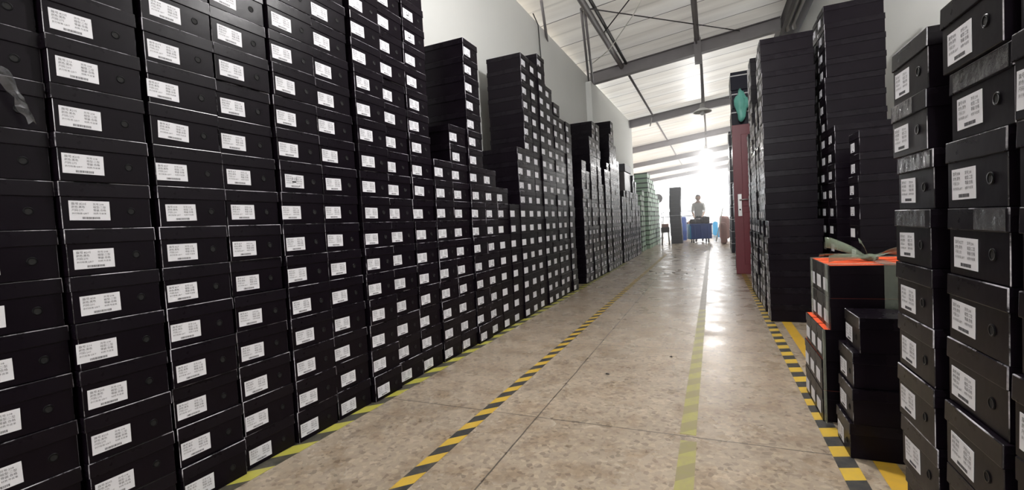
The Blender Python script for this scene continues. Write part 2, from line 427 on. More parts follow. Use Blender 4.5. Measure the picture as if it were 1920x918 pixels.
# pendant lamps
def pendant(y, lit, label):
    t = thing('pendant_lamp', (-.11, y, 3.2), label, 'lamp', group='pendant lamps')
    b = BM(); add_tube(b, [(0, 0, .17), (0, 0, 1.1)], .012, 8); finish('rod', b, M['steel'], t)
    b = BM(); add_lathe(b, [(.02, .20), (.045, .18), (.05, .11), (.06, .10), (.06, .085)], seg=20); finish('socket', b, M['steel_lt'], t)
    b = BM(); add_lathe(b, [(.06, .09), (.10, .07), (.19, .02), (.20, 0), (.19, .005), (.09, .055), (.05, .07)], seg=28); finish('lamp_shade', b, M['lamp_shade'], t)
    b = BM(); add_lathe(b, [(.002, -.07), (.035, -.06), (.05, -.02), (.045, .03), (.03, .06)], seg=16); finish('bulb', b, M['bulb'] if lit else M['lamp_shade'], t)
    if lit:
        l = bpy.data.lights.new('lamp_light', 'POINT'); l.energy = 90; l.shadow_soft_size = .08; l.color = (1, .98, .97)
        lo = bpy.data.objects.new('lamp_light', l); C.objects.link(lo); lo.location = (-.11, y, 3.05)
    return t
pendant(10.95, False, 'unlit pendant lamp with round shade, nearest over the aisle')
pendant(17.7, True, 'lit pendant lamp over the aisle, second from the camera')
pendant(26.0, True, 'lit pendant lamp over the far end of the aisle')
pendant(2.6, True, 'added lit pendant lamp over the near aisle above the picture')  # added out of view to give glints on the boxes
pendant(-4.2, True, 'added lit pendant lamp behind the camera')  # unseen, added for light from behind

# floor tapes
def tape(x0, x1, ya, yb, m, label, skew=0):
    b = BM(); vs = add_box(b, x0, x1, ya, yb, .0002, .0016)
    for v in vs: v.co.x += skew*(v.co.y-ya)
    return tag(finish('floor_tape', b, m), label, 'floor tape', 'aisle marking tapes')
tape(-1.80, -1.705, .4, 10, M['haz_green'], 'greenish yellow and black hazard tape along the foot of the left box wall')
tape(-1.125, -1.06, .8, 12, M['haz_left'], 'yellow and black hazard tape left of the long floor joint')
tape(-.158, -.092, 2.06, 4.9, M['haz_faded'], 'faded olive yellow tape strip down the aisle centre', .004)
tape(-.152, -.088, 1.2, 2.0, M['haz_faded'], 'faded olive yellow tape piece nearest the camera')
tape(-.145, -.085, 4.9, 22, M['haz_gone'], 'worn grey tape strip continuing the faded olive tape far down the aisle', .002)
tape(.395, .462, 1.4, 9, M['haz_right'], 'yellow and black hazard tape along the right hand stacks')
tape(.520, .590, 1.5, 4.55, M['haz_yellow'], 'plain yellow tape beside the orange lidded boxes')

# ------------------------------------------------------------------ shoe boxes
W_, L_, H_ = .246, .40, .1435
def body_bm():
    bm = BM(); add_box(bm, -W_/2+.003, W_/2-.003, .0025, L_-.0025, 0, H_-.004, 0, bevel=.0014)
    bm.normal_update()
    for f in bm.faces:
        c, n = f.calc_center_median(), f.normal
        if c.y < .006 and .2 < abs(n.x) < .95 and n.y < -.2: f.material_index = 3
    cx, cz, y = .062, .054, .0024
    add_lathe(bm, [(.0125, 0), (.012, .0016), (.0085, .0016), (.008, .0002)], (cx, y, cz), 16, 1, 'Y')
    add_lathe(bm, [(.0088, 0), (.0088, .0006)], (cx, y, cz), 16, 2, 'Y')
    return bm
def lid_bm():
    bm = BM(); z0 = H_-.046
    vs = add_box(bm, -W_/2, W_/2, 0, L_, z0, H_, 0, bevel=.0022, seg=2)
    for v in vs:                                     # skirt flares out a touch at its rim
        if v.co.z < z0+.01:
            v.co.x *= 1.006; v.co.y = (v.co.y-L_/2)*1.004 + L_/2
    bm.normal_update()
    for f in bm.faces:
        c, n = f.calc_center_median(), f.normal
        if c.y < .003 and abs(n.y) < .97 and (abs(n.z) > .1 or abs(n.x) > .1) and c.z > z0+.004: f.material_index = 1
    return bm
def text_into(bm, s, x, z, size, mi, y=-.0007, shear=0):
    cu = bpy.data.curves.new('t', 'FONT'); cu.body = s; cu.size = size; cu.resolution_u = 1; cu.shear = shear
    o = bpy.data.objects.new('t', cu); C.objects.link(o)
    me = bpy.data.meshes.new_from_object(o.evaluated_get(bpy.context.evaluated_depsgraph_get()))
    n0 = len(bm.faces); v0 = len(bm.verts)
    bm.from_mesh(me); bm.verts.ensure_lookup_table(); bm.faces.ensure_lookup_table()
    bmesh.ops.transform(bm, matrix=Matrix(((1, 0, 0, x), (0, 0, 0, y), (0, 1, 0, z), (0, 0, 0, 1))), verts=bm.verts[v0:])
    for f in bm.faces[n0:]: f.material_index = mi
    bpy.data.objects.remove(o); bpy.data.curves.remove(cu); bpy.data.meshes.remove(me)
LW, LH = .102, .060
def label_bm(code, size, colour, hand=None):
    bm = BM()
    add_box(bm, -LW/2, LW/2, -.0005, .0003, -LH/2, LH/2, 0)
    s = .0078
    lx, rx = -LW/2+.006, .008
    rows_l = [('款号:%s' % code, s*1.12), ('颜色:黑色', s), ('尺码:%s' % size, s), ('执行标准:QB/T', s*.82)]
    rows_r = [('货号:%s' % colour, s*.95), ('楦型:二型', s), ('等级:合格', s), ('材质:牛皮革', s*.82)]
    for k, (t, q) in enumerate(rows_l): text_into(bm, t, lx, .0175-.0095*k, q, 1)
    for k, (t, q) in enumerate(rows_r): text_into(bm, t, rx, .0175-.0095*k, q, 1)
    rnd = random.Random(code+size); x = -.020
    while x < .024:
        w = rnd.choice((.0007, .0007, .0014)); add_box(bm, x, x+w, -.0008, -.0005, -.0262, -.0195, 1); x += w + rnd.choice((.0007, .0013))
    if hand:
        text_into(bm, hand[0], -.018, .004, .020, 2, -.0009, .2); text_into(bm, hand[1], .022, -.024, .015, 2, -.0009, .2)
        add_box(bm, -.014, .008, -.0011, -.0008, -.006, .0005, 2)
    return bm
VARIANTS = [('827', '260', '208'), ('8205', '275', '208'), ('216', '260', '208'), ('8277', '255', '206'), ('838', '250', '208'), ('827', '270', '208')]

BODY = LID = None
LABELS = []
def proto_meshes():
    global BODY, LID
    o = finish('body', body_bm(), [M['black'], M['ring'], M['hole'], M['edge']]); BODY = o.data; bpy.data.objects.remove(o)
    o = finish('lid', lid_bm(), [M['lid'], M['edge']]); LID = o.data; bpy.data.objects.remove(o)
    for v in VARIANTS:
        o = finish('label_sticker', label_bm(*v), [M['paper'], M['ink'], M['marker']]); LABELS.append(o.data); bpy.data.objects.remove(o)
    o = finish('label_sticker', label_bm('827', '260', '208', ('315', 'x2')), [M['paper'], M['ink'], M['marker']]); LABELS.append(o.data); bpy.data.objects.remove(o)
proto_meshes()

# every box: dict(pos of front-bottom centre, rot, scale, label offset, ...)
BOXES = []
ORD = ['first', 'second', 'third', 'fourth', 'fifth', 'sixth', 'seventh', 'eighth', 'ninth', 'tenth', 'eleventh', 'twelfth', 'thirteenth', 'fourteenth',
       'fifteenth', 'sixteenth', 'seventeenth', 'eighteenth', 'nineteenth', 'twentieth', 'twenty-first', 'twenty-second', 'twenty-third', 'twenty-fourth',
       'twenty-fifth', 'twenty-sixth', 'twenty-seventh', 'twenty-eighth', 'twenty-ninth', 'thirtieth']
def stack(side, X, ya, yb, n, block, col, z0=.002, h=.1445, jit=1.0, drift=None, variant=None, n_prev=0, nolabel=(), L=1.0, rowshift=None):
    """one column of boxes: faces at X, spanning ya..yb along the aisle, n high"""
    w = abs(yb-ya)
    cxj = random.uniform(-.007, .007)*jit
    var = variant if variant is not None else random.choice([0, 0, 0, 5, 4, 2])
    lean = random.uniform(-.0012, .0012)
    for r in range(n):
        yc = (ya+yb)/2 + max(-.003, min(.003, random.gauss(0, .0015)*jit)) + lean*r*.5
        xx = X + (cxj + random.gauss(0, .0035)*jit)
        if rowshift and r in rowshift: yc += rowshift[r][1]; xx += rowshift[r][0]
        if drift: yc += drift[1]*r; xx += drift[0]*r
        rz = (math.pi/2 if side == 'L' else -math.pi/2) + math.radians(random.gauss(0, .22)*jit)
        lo = (random.gauss(0, .007), random.gauss(0, .0025), random.gauss(0, .025))
        v = var if random.random() > .15 else random.choice([1, 2, 3, 4])
        BOXES.append(dict(x=xx, y=yc, z=z0+r*h, rz=rz, sx=(w-.009)/W_, sy=L, sz=(h-.001)/H_, lo=lo, v=v, block=block, col=col, row=r, n=n,
                          open=r >= n_prev, side=side, label=r not in nolabel, w=w, h=h, name=None))

# left wall, first block: columns .70 + .251 k
cols = {-1: 20, 0: 20, 1: 20, 2: 20, 3: 20, 4: 20, 5: 20, 6: 20, 7: 20, 8: 20, 9: 10, 10: 12, 11: 17, 12: 10, 13: 9, 14: 8, 15: 12, 16: 19, 17: 19, 18: 20, 19: 18, 20: 17, 21: 16, 22: 16}
XFACE = {-1: -1.80, 0: -1.79, 1: -1.765, 2: -1.762, 3: -1.77, 4: -1.76, 5: -1.765}
vars_ = {0: 1, 1: 1, 2: 0, 3: 0, 4: 0, 5: 0, 6: 0}
prev = 0
for k in sorted(cols):
    ya = .70 + .251*(k-1)
    stack('L', XFACE.get(k, -1.765+random.uniform(-.012, .008)), ya, ya+.251, cols[k], 'left', k, variant=vars_.get(k), n_prev=prev)
    prev = cols[k]
# left wall, second block
prof2 = [13, 12, 12, 16, 16, 11, 13, 14, 18, 20, 17, 15]
prof2 = [13, 12, 16, 18, 18, 11, 13, 14, 18, 20, 17, 15]
prev = 0
for k, n in enumerate(prof2):
    ya = 6.72 + .258*k
    stack('L', -1.755+random.uniform(-.01, .01), ya, ya+.256, n, 'left second', 23+k, n_prev=prev); prev = n
# left wall, third block
prev = 0
for k, n in enumerate([10, 11, 11, 11, 11, 11, 14, 13, 11, 9]):
    ya = 9.98 + .26*k
    stack('L', -1.76+random.uniform(-.012, .012), ya, ya+.256, n, 'left third', 35+k, n_prev=prev); prev = n
# a second row of boxes behind the lower columns of the left wall (their ends show above the low columns)
# right, near stacks
HR = .1335
stack('R', .438, 1.255, 1.475, 10, 'right near', 2, h=HR, variant=0, drift=(0, .005), rowshift={1: (.008, -.008), 9: (0, .004), 8: (.004, .004), 6: (-.004, .002)})
stack('R', .440, 1.005, 1.225, 10, 'right near', 1, h=HR, variant=4, rowshift={9: (0, -.01), 8: (.006, -.012), 4: (0, .006)})
stack('R', .446, .765, .985, 10, 'right near', 0, h=HR, variant=2)
stack('R', .45, .52, .74, 10, 'right near', -1, h=HR)
# right, small stack before the orange lids
stack('R', .445, 2.03, 2.235, 4, 'right small', 0, h=.1345, variant=0, L=.93, rowshift={1: (.008, -.01), 2: (.012, .005), 3: (.03, .0)})
# right, second row (X = .88)
HB = .144
stack('R', .885, 3.62, 3.86, 10, 'right back', 0, h=HB, L=.98)
stack('R', .885, 4.26, 4.50, 11, 'right back', 1, h=HB)
stack('R', .885, 4.505, 4.745, 18, 'right back', 2, h=HB, n_prev=11)
stack('R', .885, 4.75, 4.99, 18, 'right back', 3, h=HB)
stack('R', .885, 5.0, 5.24, 17, 'right back', 4, h=HB)
# right, long row (X = .44)
profC = [17, 17, 14, 13, 18, 17, 13]
prev = 0
for k, n in enumerate(profC):
    ya = 4.62 + .25*k
    sh = {r: (-.004, -.17) for r in range(6)} if k == 0 else None
    if k == 0: stack('R', .435, ya, ya+.245, n, 'right long', k, n_prev=0, nolabel=(), rowshift={r: (-.002, -.19) for r in range(6)})
    else: stack('R', .44+random.uniform(-.012, .006), ya, ya+.245, n, 'right long', k, n_prev=prev)
    prev = n

def area(pts):
    if any(p is None for p in pts): return 0
    cl = [(min(max(p[0], 0), 1920), min(max(p[1], 0), 918)) for p in pts]
    return abs(sum(cl[i][0]*cl[(i+1) % len(cl)][1]-cl[(i+1) % len(cl)][0]*cl[i][1] for i in range(len(cl))))/2
for B in BOXES:
    x, y, z, w, h = B['x'], B['y'], B['z'], B['w'], B['h']
    a = area([proj(x, y-w/2, z), proj(x, y+w/2, z), proj(x, y+w/2, z+h), proj(x, y-w/2, z+h)])
    xb = x-.4 if B['side'] == 'L' else x+.4
    s = area([proj(x, y-w/2, z), proj(xb, y-w/2, z), proj(xb, y-w/2, z+h), proj(x, y-w/2, z+h)]) if B['open'] else 0
    if B['block'] == 'right back':
        if z < (.75 if B['col'] else .8): a = s = 0
        s *= .6
        if B['col'] == 1: s *= .2
    if B['block'] == 'right near':
        s *= .2
        if B['col'] == -1: a = s = 0
        if B['col'] == 0: a *= .5
    if B['block'] == 'right long' and B['col'] > 0: s = 0
    if B['side'] == 'L' and B['col'] in (12, 13, 14): s = 0
    c = proj(x, y, z+h/2)
    B['area'] = a + s
    B['in'] = c is not None and (a > 120 or s > 120 or (-20 < c[0] < 1935 and -8 < c[1] < 922))
order = sorted([B for B in BOXES if B['in'] and B['area'] > 0], key=lambda B: -B['area'])
single = order[:300]
ids = set(id(B) for B in single)
rest = [B for B in BOXES if id(B) not in ids]
# row counts from the photo's bottom edge for columns whose foot or top is cut off
def describe(B):
    k, r, n = B['col'], B['row'], B['n']
    if B['block'] != 'left' and B['side'] == 'L':
        return 'black shoe box, left wall beyond %s dark gap, %s column, %s from floor' % ('first' if k < 35 else 'second', ORD[k-23 if k < 35 else k-35], ORD[r])
    if B['block'] == 'left':
        if k <= 2:
            vis = sorted([q['row'] for q in BOXES if q['block'] == 'left' and q['col'] == k and q['in']])
            i = vis.index(r)
            return 'black shoe box, left wall, %s column from photo left, %s up from photo bottom' % (ORD[k], ORD[i])
        return 'black shoe box, left wall, %s column from photo left, %s from the floor' % (ORD[k], ORD[r])
    if B['block'] == 'right near':
        nm = {2: 'stack beside the small floor stack', 1: 'middle stack', 0: 'stack at the photo edge'}[k]
        return 'shiny black shoe box, right foreground, %s, %s from its top' % (nm, ORD[n-1-r])
    if B['block'] == 'right small':
        return 'black shoe box in the low stack before the orange lids, %s up from floor' % ORD[r]
    if B['block'] == 'right back':
        nm = {0: 'lowest nearest', 1: 'next', 2: 'tall', 3: 'farther tall', 4: 'farthest tall'}[k]
        return 'black shoe box, %s stack by right wall behind orange lids, %s from top' % (nm, ORD[n-1-r])
    return 'black shoe box, right row beyond the orange lids, %s stack along, %s from floor' % (ORD[k], ORD[r])
GRP = {'left': 'shoe boxes in the left wall', 'left second': 'shoe boxes in the left wall', 'left third': 'shoe boxes in the left wall', 'right near': 'shoe boxes in the right foreground',
       'right small': 'shoe boxes in the low stack on the right', 'right back': 'shoe boxes against the right wall', 'right long': 'shoe boxes in the right row'}
HAND = {(4, 7), (8, 17), (8, 16), (6, 20)}
proto = None
def build_proto():
    t = empty('shoe_box', (0, 0, 0))
    kids = []
    for nm, me in (('box_body', BODY), ('lid', LID), ('label_sticker', LABELS[0])):
        o = bpy.data.objects.new(nm, me); C.objects.link(o); o.parent = t; kids.append(o)
    return t, kids
proto, proto_kids = build_proto()
for i, B in enumerate(single):
    if i == 0: t, lab = proto, proto_kids[2]
    else:
        t = proto.copy(); C.objects.link(t)
        for ch in proto_kids:
            lab = ch.copy(); C.objects.link(lab); lab.parent = t
    hand = B['side'] == 'L' and (B['col'], B['row']) in {(4, 8), (8, 15), (8, 16)}
    lab.data = LABELS[6 if hand else B['v']]
    # keep the sticker's real size on boxes that are narrower
    lab.scale = (1/B['sx'], 1, 1/B['sz']) if B['side'] == 'L' else (.87/B['sx'], 1, 1.0/B['sz'])
    lab.location = (-W_/2 + (.014 + LW/2)/B['sx'] + B['lo'][0], .0019, .0505 + B['lo'][1])
    lab.rotation_euler = (0, B['lo'][2]*.6, 0)
    t.location = (B['x'], B['y'], B['z']); t.rotation_euler = (0, 0, B['rz']); t.scale = (B['sx'], B['sy'], B['sz'])
    d = describe(B)
    if hand: d = d.replace('black shoe box', 'handwritten label shoe box')
    tag(t, d, 'shoe box', GRP[B['block']])
    B['obj'] = t
# all the smaller boxes as one object
def simple_template():
    bm = BM()
    add_box(bm, -W_/2+.003, W_/2-.003, .0025, L_-.0025, 0, H_-.02, 0)
    add_box(bm, -W_/2, W_/2, 0, L_, H_-.044, H_, 1, bevel=.002)
    cx = -W_/2 + .014 + LW/2
    add_box(bm, cx-LW/2, cx+LW/2, .0012, .0025, .0505-LH/2, .0505+LH/2, 2)
    add_box(bm, .052, .072, .0015, .0025, .046, .064, 3)
    me = bpy.data.meshes.new('tmp'); bm.to_mesh(me); bm.free()
    return me
tpl = simple_template()
tv = [v.co.copy() for v in tpl.vertices]; tf = [(list(p.vertices), p.material_index) for p in tpl.polygons]
V, Fc, MI = [], [], []
for B in rest:
    m = Matrix.Translation((B['x'], B['y'], B['z'])) @ Matrix.Rotation(B['rz'], 4, 'Z') @ Matrix.Diagonal((B['sx'], B['sy'], B['sz'], 1))
    o0 = len(V); V += [m @ v for v in tv]
    for vs, mi in tf: Fc.append([o0+q for q in vs]); MI.append(mi)
me = bpy.data.meshes.new('shoe_boxes'); me.from_pydata(V, [], Fc)
for m in (M['black'], M['lid'], M['paper'], M['hole']): me.materials.append(m)
me.polygons.foreach_set('material_index', MI); me.update()
bpy.data.meshes.remove(tpl)
o = bpy.data.objects.new('shoe_boxes', me); C.objects.link(o)
tag(o, 'all the smaller, farther and half hidden black shoe boxes of the stacks on both sides', 'shoe boxes', kind='stuff')

# shiny tape strips on a few lids in the right foreground
for B in single:
    q = {(2, 6): (-.10, .10), (1, 6): (.0, .115), (2, 8): (-.11, .04), (1, 8): (-.10, .11), (2, 7): (-.11, .11)}.get((B['col'], B['row'])) if B['block'] == 'right near' else None
    if q:
        b = BM(); add_box(b, q[0], q[1], -.0022, -.0008, H_-.043, H_-.003, bevel=.0004)
        finish('tape_strip', b, M['tape_shiny'], B['obj'])
b = BM(); rnd = random.Random(2); P = {}
for i in range(4):
    for j in range(10):
        P[i, j] = b.verts.new((-1.772 + rnd.uniform(0, .016) + .012*math.sin(i*.9), .575 + .012*i*(1-.06*j) + .008*j + rnd.uniform(-.004, .004), 1.46 - .016*j + rnd.uniform(-.005, .005)))
for i in range(3):
    for j in range(9): b.faces.new((P[i, j], P[i+1, j], P[i+1, j+1], P[i, j+1]))
o = finish('film_flap', b, M['tape_shiny']); m = o.modifiers.new('s', 'SOLIDIFY'); m.thickness = .001
tag(o, 'crumpled shiny film flap on the black boxes at the left photo edge', 'plastic film')
# ------------------------------------------------------------------ boxes with orange lids, taped into bundles
def orange_box(x, y, z, w, h, L, label):
    t = thing('orange_lid_box', (x, y, z), label, 'box', -math.pi/2, 'orange lidded boxes')
    b = BM(); add_box(b, -w/2+.002, w/2-.002, .002, L-.002, 0, h-.006, 0, bevel=.001); finish('box_body', b, M['black'], t)
    b = BM(); add_box(b, -w/2, w/2, 0, L, h-.040, h-.0012, 0, bevel=.001)
    add_box(b, -w/2+.0055, w/2-.0055, .005, L-.005, h-.0014, h-.0006, 1)
    finish('lid', b, [M['black'], M['orange']], t)
    b = BM(); add_box(b, -.04, .04, 0, .001, -.028, .028, 0); o = finish('label_sticker', b, M['paper'], t); o.location = (-w/2+.052, -.0005, .05)
    return t
OH = .1405; OW = .132
for k, nm in enumerate(('nearest', 'middle', 'farthest')):
    yc = 2.375 + k*OW
    for r in range(5):
        xx = .452 if r >= 3 else (.418 if r < 3 else .44)
        xx = {0: .425, 1: .425, 2: .428, 3: .452, 4: .452}[r]
        yy = yc + (.02 if r < 3 else 0) + (.03 if r < 2 else 0)
        orange_box(xx, yy, .002+r*OH, OW-.002, OH, .40, 'black box with orange lid, %s column of the taped bundle, %s up from floor' % (nm, ORD[r]))
# clear tape bands round the bundle and the crumpled film tie on top
def band(yc, w, label):
    t = .0015; x0, x1, z0, z1 = .4505, .8535, .425, .707
    b = BM()
    add_box(b, x0-t-.002, x0-.001, yc-w/2, yc+w/2, z0, z1+t); add_box(b, x0-t, x1+t, yc-w/2, yc+w/2, z1, z1+t)
    return tag(finish('packing_tape', b, M['tape_clear']), label, 'packing tape', 'clear tape on the orange lidded bundle')
band(2.345, .045, 'clear packing tape band over the near edge of the orange lidded bundle')
band(2.665, .04, 'clear packing tape band over the far edge of the orange lidded bundle')
b = BM()
add_box(b, .640, .690, 2.306, 2.3075, .10, .708, bevel=.0005); add_box(b, .640, .690, 2.306, 2.71, .7065, .7085)
tag(finish('packing_tape', b, M['tape_clear']), 'wide green tinted tape strip down the camera side of the orange lidded bundle', 'packing tape', 'clear tape on the orange lidded bundle')
b = BM()
add_box(b, .425, .431, 2.30, 2.33, .02, .425)
tag(finish('packing_tape', b, M['tape_clear']), 'clear tape running down the corner of the lower orange lidded boxes', 'packing tape', 'clear tape on the orange lidded bundle')
b = BM()
rnd = random.Random(4)
def ribbon(pts, w, tw=0):
    pts = [Vector(p) for p in pts]; L0 = R0 = None
    for i, p in enumerate(pts):
        a = tw*i + .3
        off = Vector((0, math.cos(a), math.sin(a)))*w/2
        l, r = b.verts.new(p-off), b.verts.new(p+off)
        if L0: f = b.faces.new((L0, R0, r, l)); f.smooth = True
        L0, R0 = l, r
c0 = Vector((.64, 2.50, .718))
for end, w in (((.48, 2.52, .79), .05), ((.47, 2.40, .722), .03), ((.60, 2.48, .80), .03), ((.80, 2.45, .745), .04), ((.82, 2.62, .735), .05), ((.47, 2.60, .725), .03), ((.62, 2.34, .722), .03)):
    e = Vector(end); pts = [c0.lerp(e, t) + Vector((0, 0, .012*math.sin(t*math.pi)+rnd.uniform(-.003, .003))) for t in [q/7 for q in range(8)]]
    ribbon(pts, w, rnd.uniform(-.35, .35))
add_blob(b, c0, (.035, .022, .016), noise=.3, seed=3)
o = finish('film_tie', b, M['film']); m = o.modifiers.new('s', 'SOLIDIFY'); m.thickness = .0015
tag(o, 'crumpled greenish plastic film knotted on top of the orange lids', 'plastic film')

# ------------------------------------------------------------------ green boxes
GB = None
gprof = [(13.35, 11), (13.6, 12), (13.85, 12), (14.55, 16), (14.8, 16), (15.05, 16), (15.3, 15), (15.55, 15), (15.8, 14), (16.05, 15), (16.3, 13), (16.55, 13), (16.8, 12), (17.05, 12), (17.3, 11), (17.55, 11)]
for ci, (ya, n) in enumerate(gprof):
    for r in range(n):
        if GB is None:
            t = empty('green_shoe_box', (0, 0, 0)); GB = t
            bb = BM(); add_box(bb, -.12, .12, .002, .398, 0, .142, 0, bevel=.0015); finish('box_body', bb, M['ltgreen'], t)
            bb = BM(); add_box(bb, -.1225, .1225, 0, .40, .104, .1455, 0, bevel=.002); finish('lid', bb, M['dkgreen'], t)
            bb = BM(); add_box(bb, -.10, -.03, .0012, .003, .028, .075, 0); finish('label_sticker', bb, M['paper'], t)
        else: t = copy_tree(GB)
        t.location = (-1.77 + (-.06 if ya < 14 else 0) + random.uniform(-.012, .012), ya+.123, .002+r*.147); t.rotation_euler = (0, 0, math.pi/2 + random.uniform(-.02, .02))
        tag(t, 'pale green shoe box, dark green lid, %s stack of green row, %s from floor' % (ORD[ci], ORD[r]), 'shoe box', 'green shoe boxes')

# wrapped carton on top of the third block, and the dark tower
t = thing('wrapped_carton', (-2.0, 10.9, 1.602), 'large dark carton in brown film on the black stacks before the green boxes', 'carton')
b = BM(); add_box(b, -.28, .21, -.3, .5, 0, .50, bevel=.01); finish('carton_body', b, M['brown_wrap'], t)
b = BM(); add_box(b, -.30, .23, -.32, .52, .44, .62, bevel=.012); finish('lid', b, M['charcoal'], t)
tp = None
for r in range(14):
    if tp is None:
        t = empty('dark_carton', (0, 0, 0)); tp = t
        bb = BM(); add_box(bb, -.185, .185, 0, .5, 0, .137, 0, bevel=.003); finish('box_body', bb, M['charcoal'], t)
        bb = BM(); add_box(bb, -.188, .188, -.003, .503, .10, .139, 0, bevel=.003); finish('lid', bb, M['charcoal'], t)
    else: t = copy_tree(tp)
    t.location = (-1.14 - (.012*max(0, 7-abs(r-7))*.4) + random.uniform(-.008, .008), 16.9, .002+r*.141)
    tag(t, 'charcoal box in the lone tower left of the blue cart, %s up from floor' % ORD[r], 'box', 'boxes of the lone dark tower')

# ------------------------------------------------------------------ strapped cartons behind the maroon door
def strapped(x0, y0, w, d, n, h, where, grp):
    p = None
    for r in range(n):
        if p is None:
            t = empty('strapped_carton', (0, 0, 0)); p = t
            bb = BM(); add_box(bb, 0, w, 0, d, 0, h-.004, 0, bevel=.006); finish('carton_body', bb, M['navy'], t)
            for sx in (w*.5,):
                bb = BM(); e = .004
                add_box(bb, sx-.008, sx+.008, -e, d+e, h-.004, h-.001); add_box(bb, sx-.008, sx+.008, -e, 0, 0, h-.002); finish('strap', bb, M['strap'], t)
            bb = BM(); e = .004; zc = h*.78
            add_box(bb, -e, w+e, -e, .0, zc-.008, zc+.008); add_box(bb, -e, 0, -e, d+e, zc-.008, zc+.008); finish('strap', bb, M['strap'], t)
        else: t = copy_tree(p)
        t.location = (x0+random.uniform(-.012, .012), y0+random.uniform(-.01, .01), .002+r*h)
        tag(t, 'navy strapped carton %s, %s up from floor' % (where, ORD[r]), 'carton', grp)
strapped(.36, 8.25, .50, .6, 11, .292, 'behind the maroon door', 'strapped cartons behind the maroon door')
strapped(.43, 12.1, .50, .6, 10, .290, 'in the far tall pile past the maroon door', 'strapped cartons in the far pile')
strapped(.45, 13.3, .50, .6, 8, .290, 'in the farthest lower pile on the right', 'strapped cartons in the farthest pile')
# teal plastic
b = BM(); add_blob(b, (.50, 8.12, 2.66), (.09, .06, .20), noise=.35, sub=3, seed=9)
tag(finish('teal_bag', b, M['teal']), 'teal plastic bag hanging before the strapped cartons', 'bag')
# maroon door leaf standing across the stacks
t = thing('door_leaf', (.33, 7.86, .002), 'maroon door leaf standing upright against the strapped cartons', 'door leaf')
b = BM(); add_box(b, 0, .82, 0, .045, 0, 2.30, bevel=.004)
for z0, z1 in ((.15, .95), (1.05, 2.15)):
    add_box(b, .12, .70, -.006, .0, z0, z1, bevel=.004)
finish('leaf_panel', b, M['maroon'], t)
b = BM(); add_box(b, .05, .105, -.010, -.0005, .90, 1.24, bevel=.003); pl = finish('lock_plate', b, M['chrome'], t)
b = BM(); add_tube(b, [(.078, -.01, 1.15), (.078, -.05, 1.15), (.13, -.055, 1.15), (.19, -.05, 1.15)], .009, 8); finish('door_handle', b, M['chrome'], pl)
b = BM(); add_lathe(b, [(.012, 0), (.012, .006), (.002, .006)], (.078, -.0101, 1.0), 12, 0, 'Y'); finish('keyhole', b, M['hole'], pl)

# ------------------------------------------------------------------ cart with load
t = thing('hand_cart', (-.39, 17.0, .002), 'blue plastic bin cart on castors pushed by the person', 'cart', math.radians(13))
b = BM()
add_box(b, -.33, .33, -.23, .23, .14, .17, bevel=.01)
for (x0, x1, ya, yb) in ((-.33, .33, -.24, -.21), (-.33, .33, .21, .24), (.31, .34, -.24, .24)):
    add_box(b, x0, x1, ya, yb, .14, .64, bevel=.01)
for x in (-.22, 0, .22): add_box(b, x-.02, x+.02, -.25, -.235, .16, .60, bevel=.004)
add_box(b, -.36, .36, -.26, -.23, .60, .66, bevel=.008); add_box(b, -.36, .36, .23, .26, .60, .66, bevel=.008)
finish('bin', b, M['blue'], t)
b = BM(); add_box(b, -.37, -.325, -.24, .24, .14, .66, bevel=.01); tag(finish('end_panel', b, M['cyan'], t), 'bright cyan end panel')
for sx in (-1, 1):
    for sy in (-1, 1):
        b = BM(); add_box(b, sx*.24-.02, sx*.24+.02, sy*.17-.025, sy*.17+.025, .08, .14); f = finish('castor', b, M['grey'], t)
        b = BM(); add_lathe(b, [(.02, -.015), (.05, -.015), (.055, 0), (.05, .015), (.02, .015)], (sx*.24, sy*.17, .055), 16, 0, 'X'); finish('wheel', b, M['rubber'], f)
for k, (x, y, z, r, s) in enumerate(((-.17, 16.9, .78, (.13, .15, .15), 5), (-.60, 16.92, .74, (.12, .14, .11), 6), (-.42, 16.95, .74, (.14, .14, .10), 7), (-.25, 17.02, .72, (.12, .12, .09), 8))):
    b = BM(); add_blob(b, (x, y, z), r, noise=.2, sub=3, seed=s, sq=.7)
    tag(finish('leather_bundle', b, M['leather']), ['tall dark bundle at the right end of the cart load', 'dark lumpy bundle at the left end of the cart load',
        'dark bundle in the middle of the cart load', 'small dark bundle before the tall one in the cart'][k], 'bundle', 'bundles in the cart')

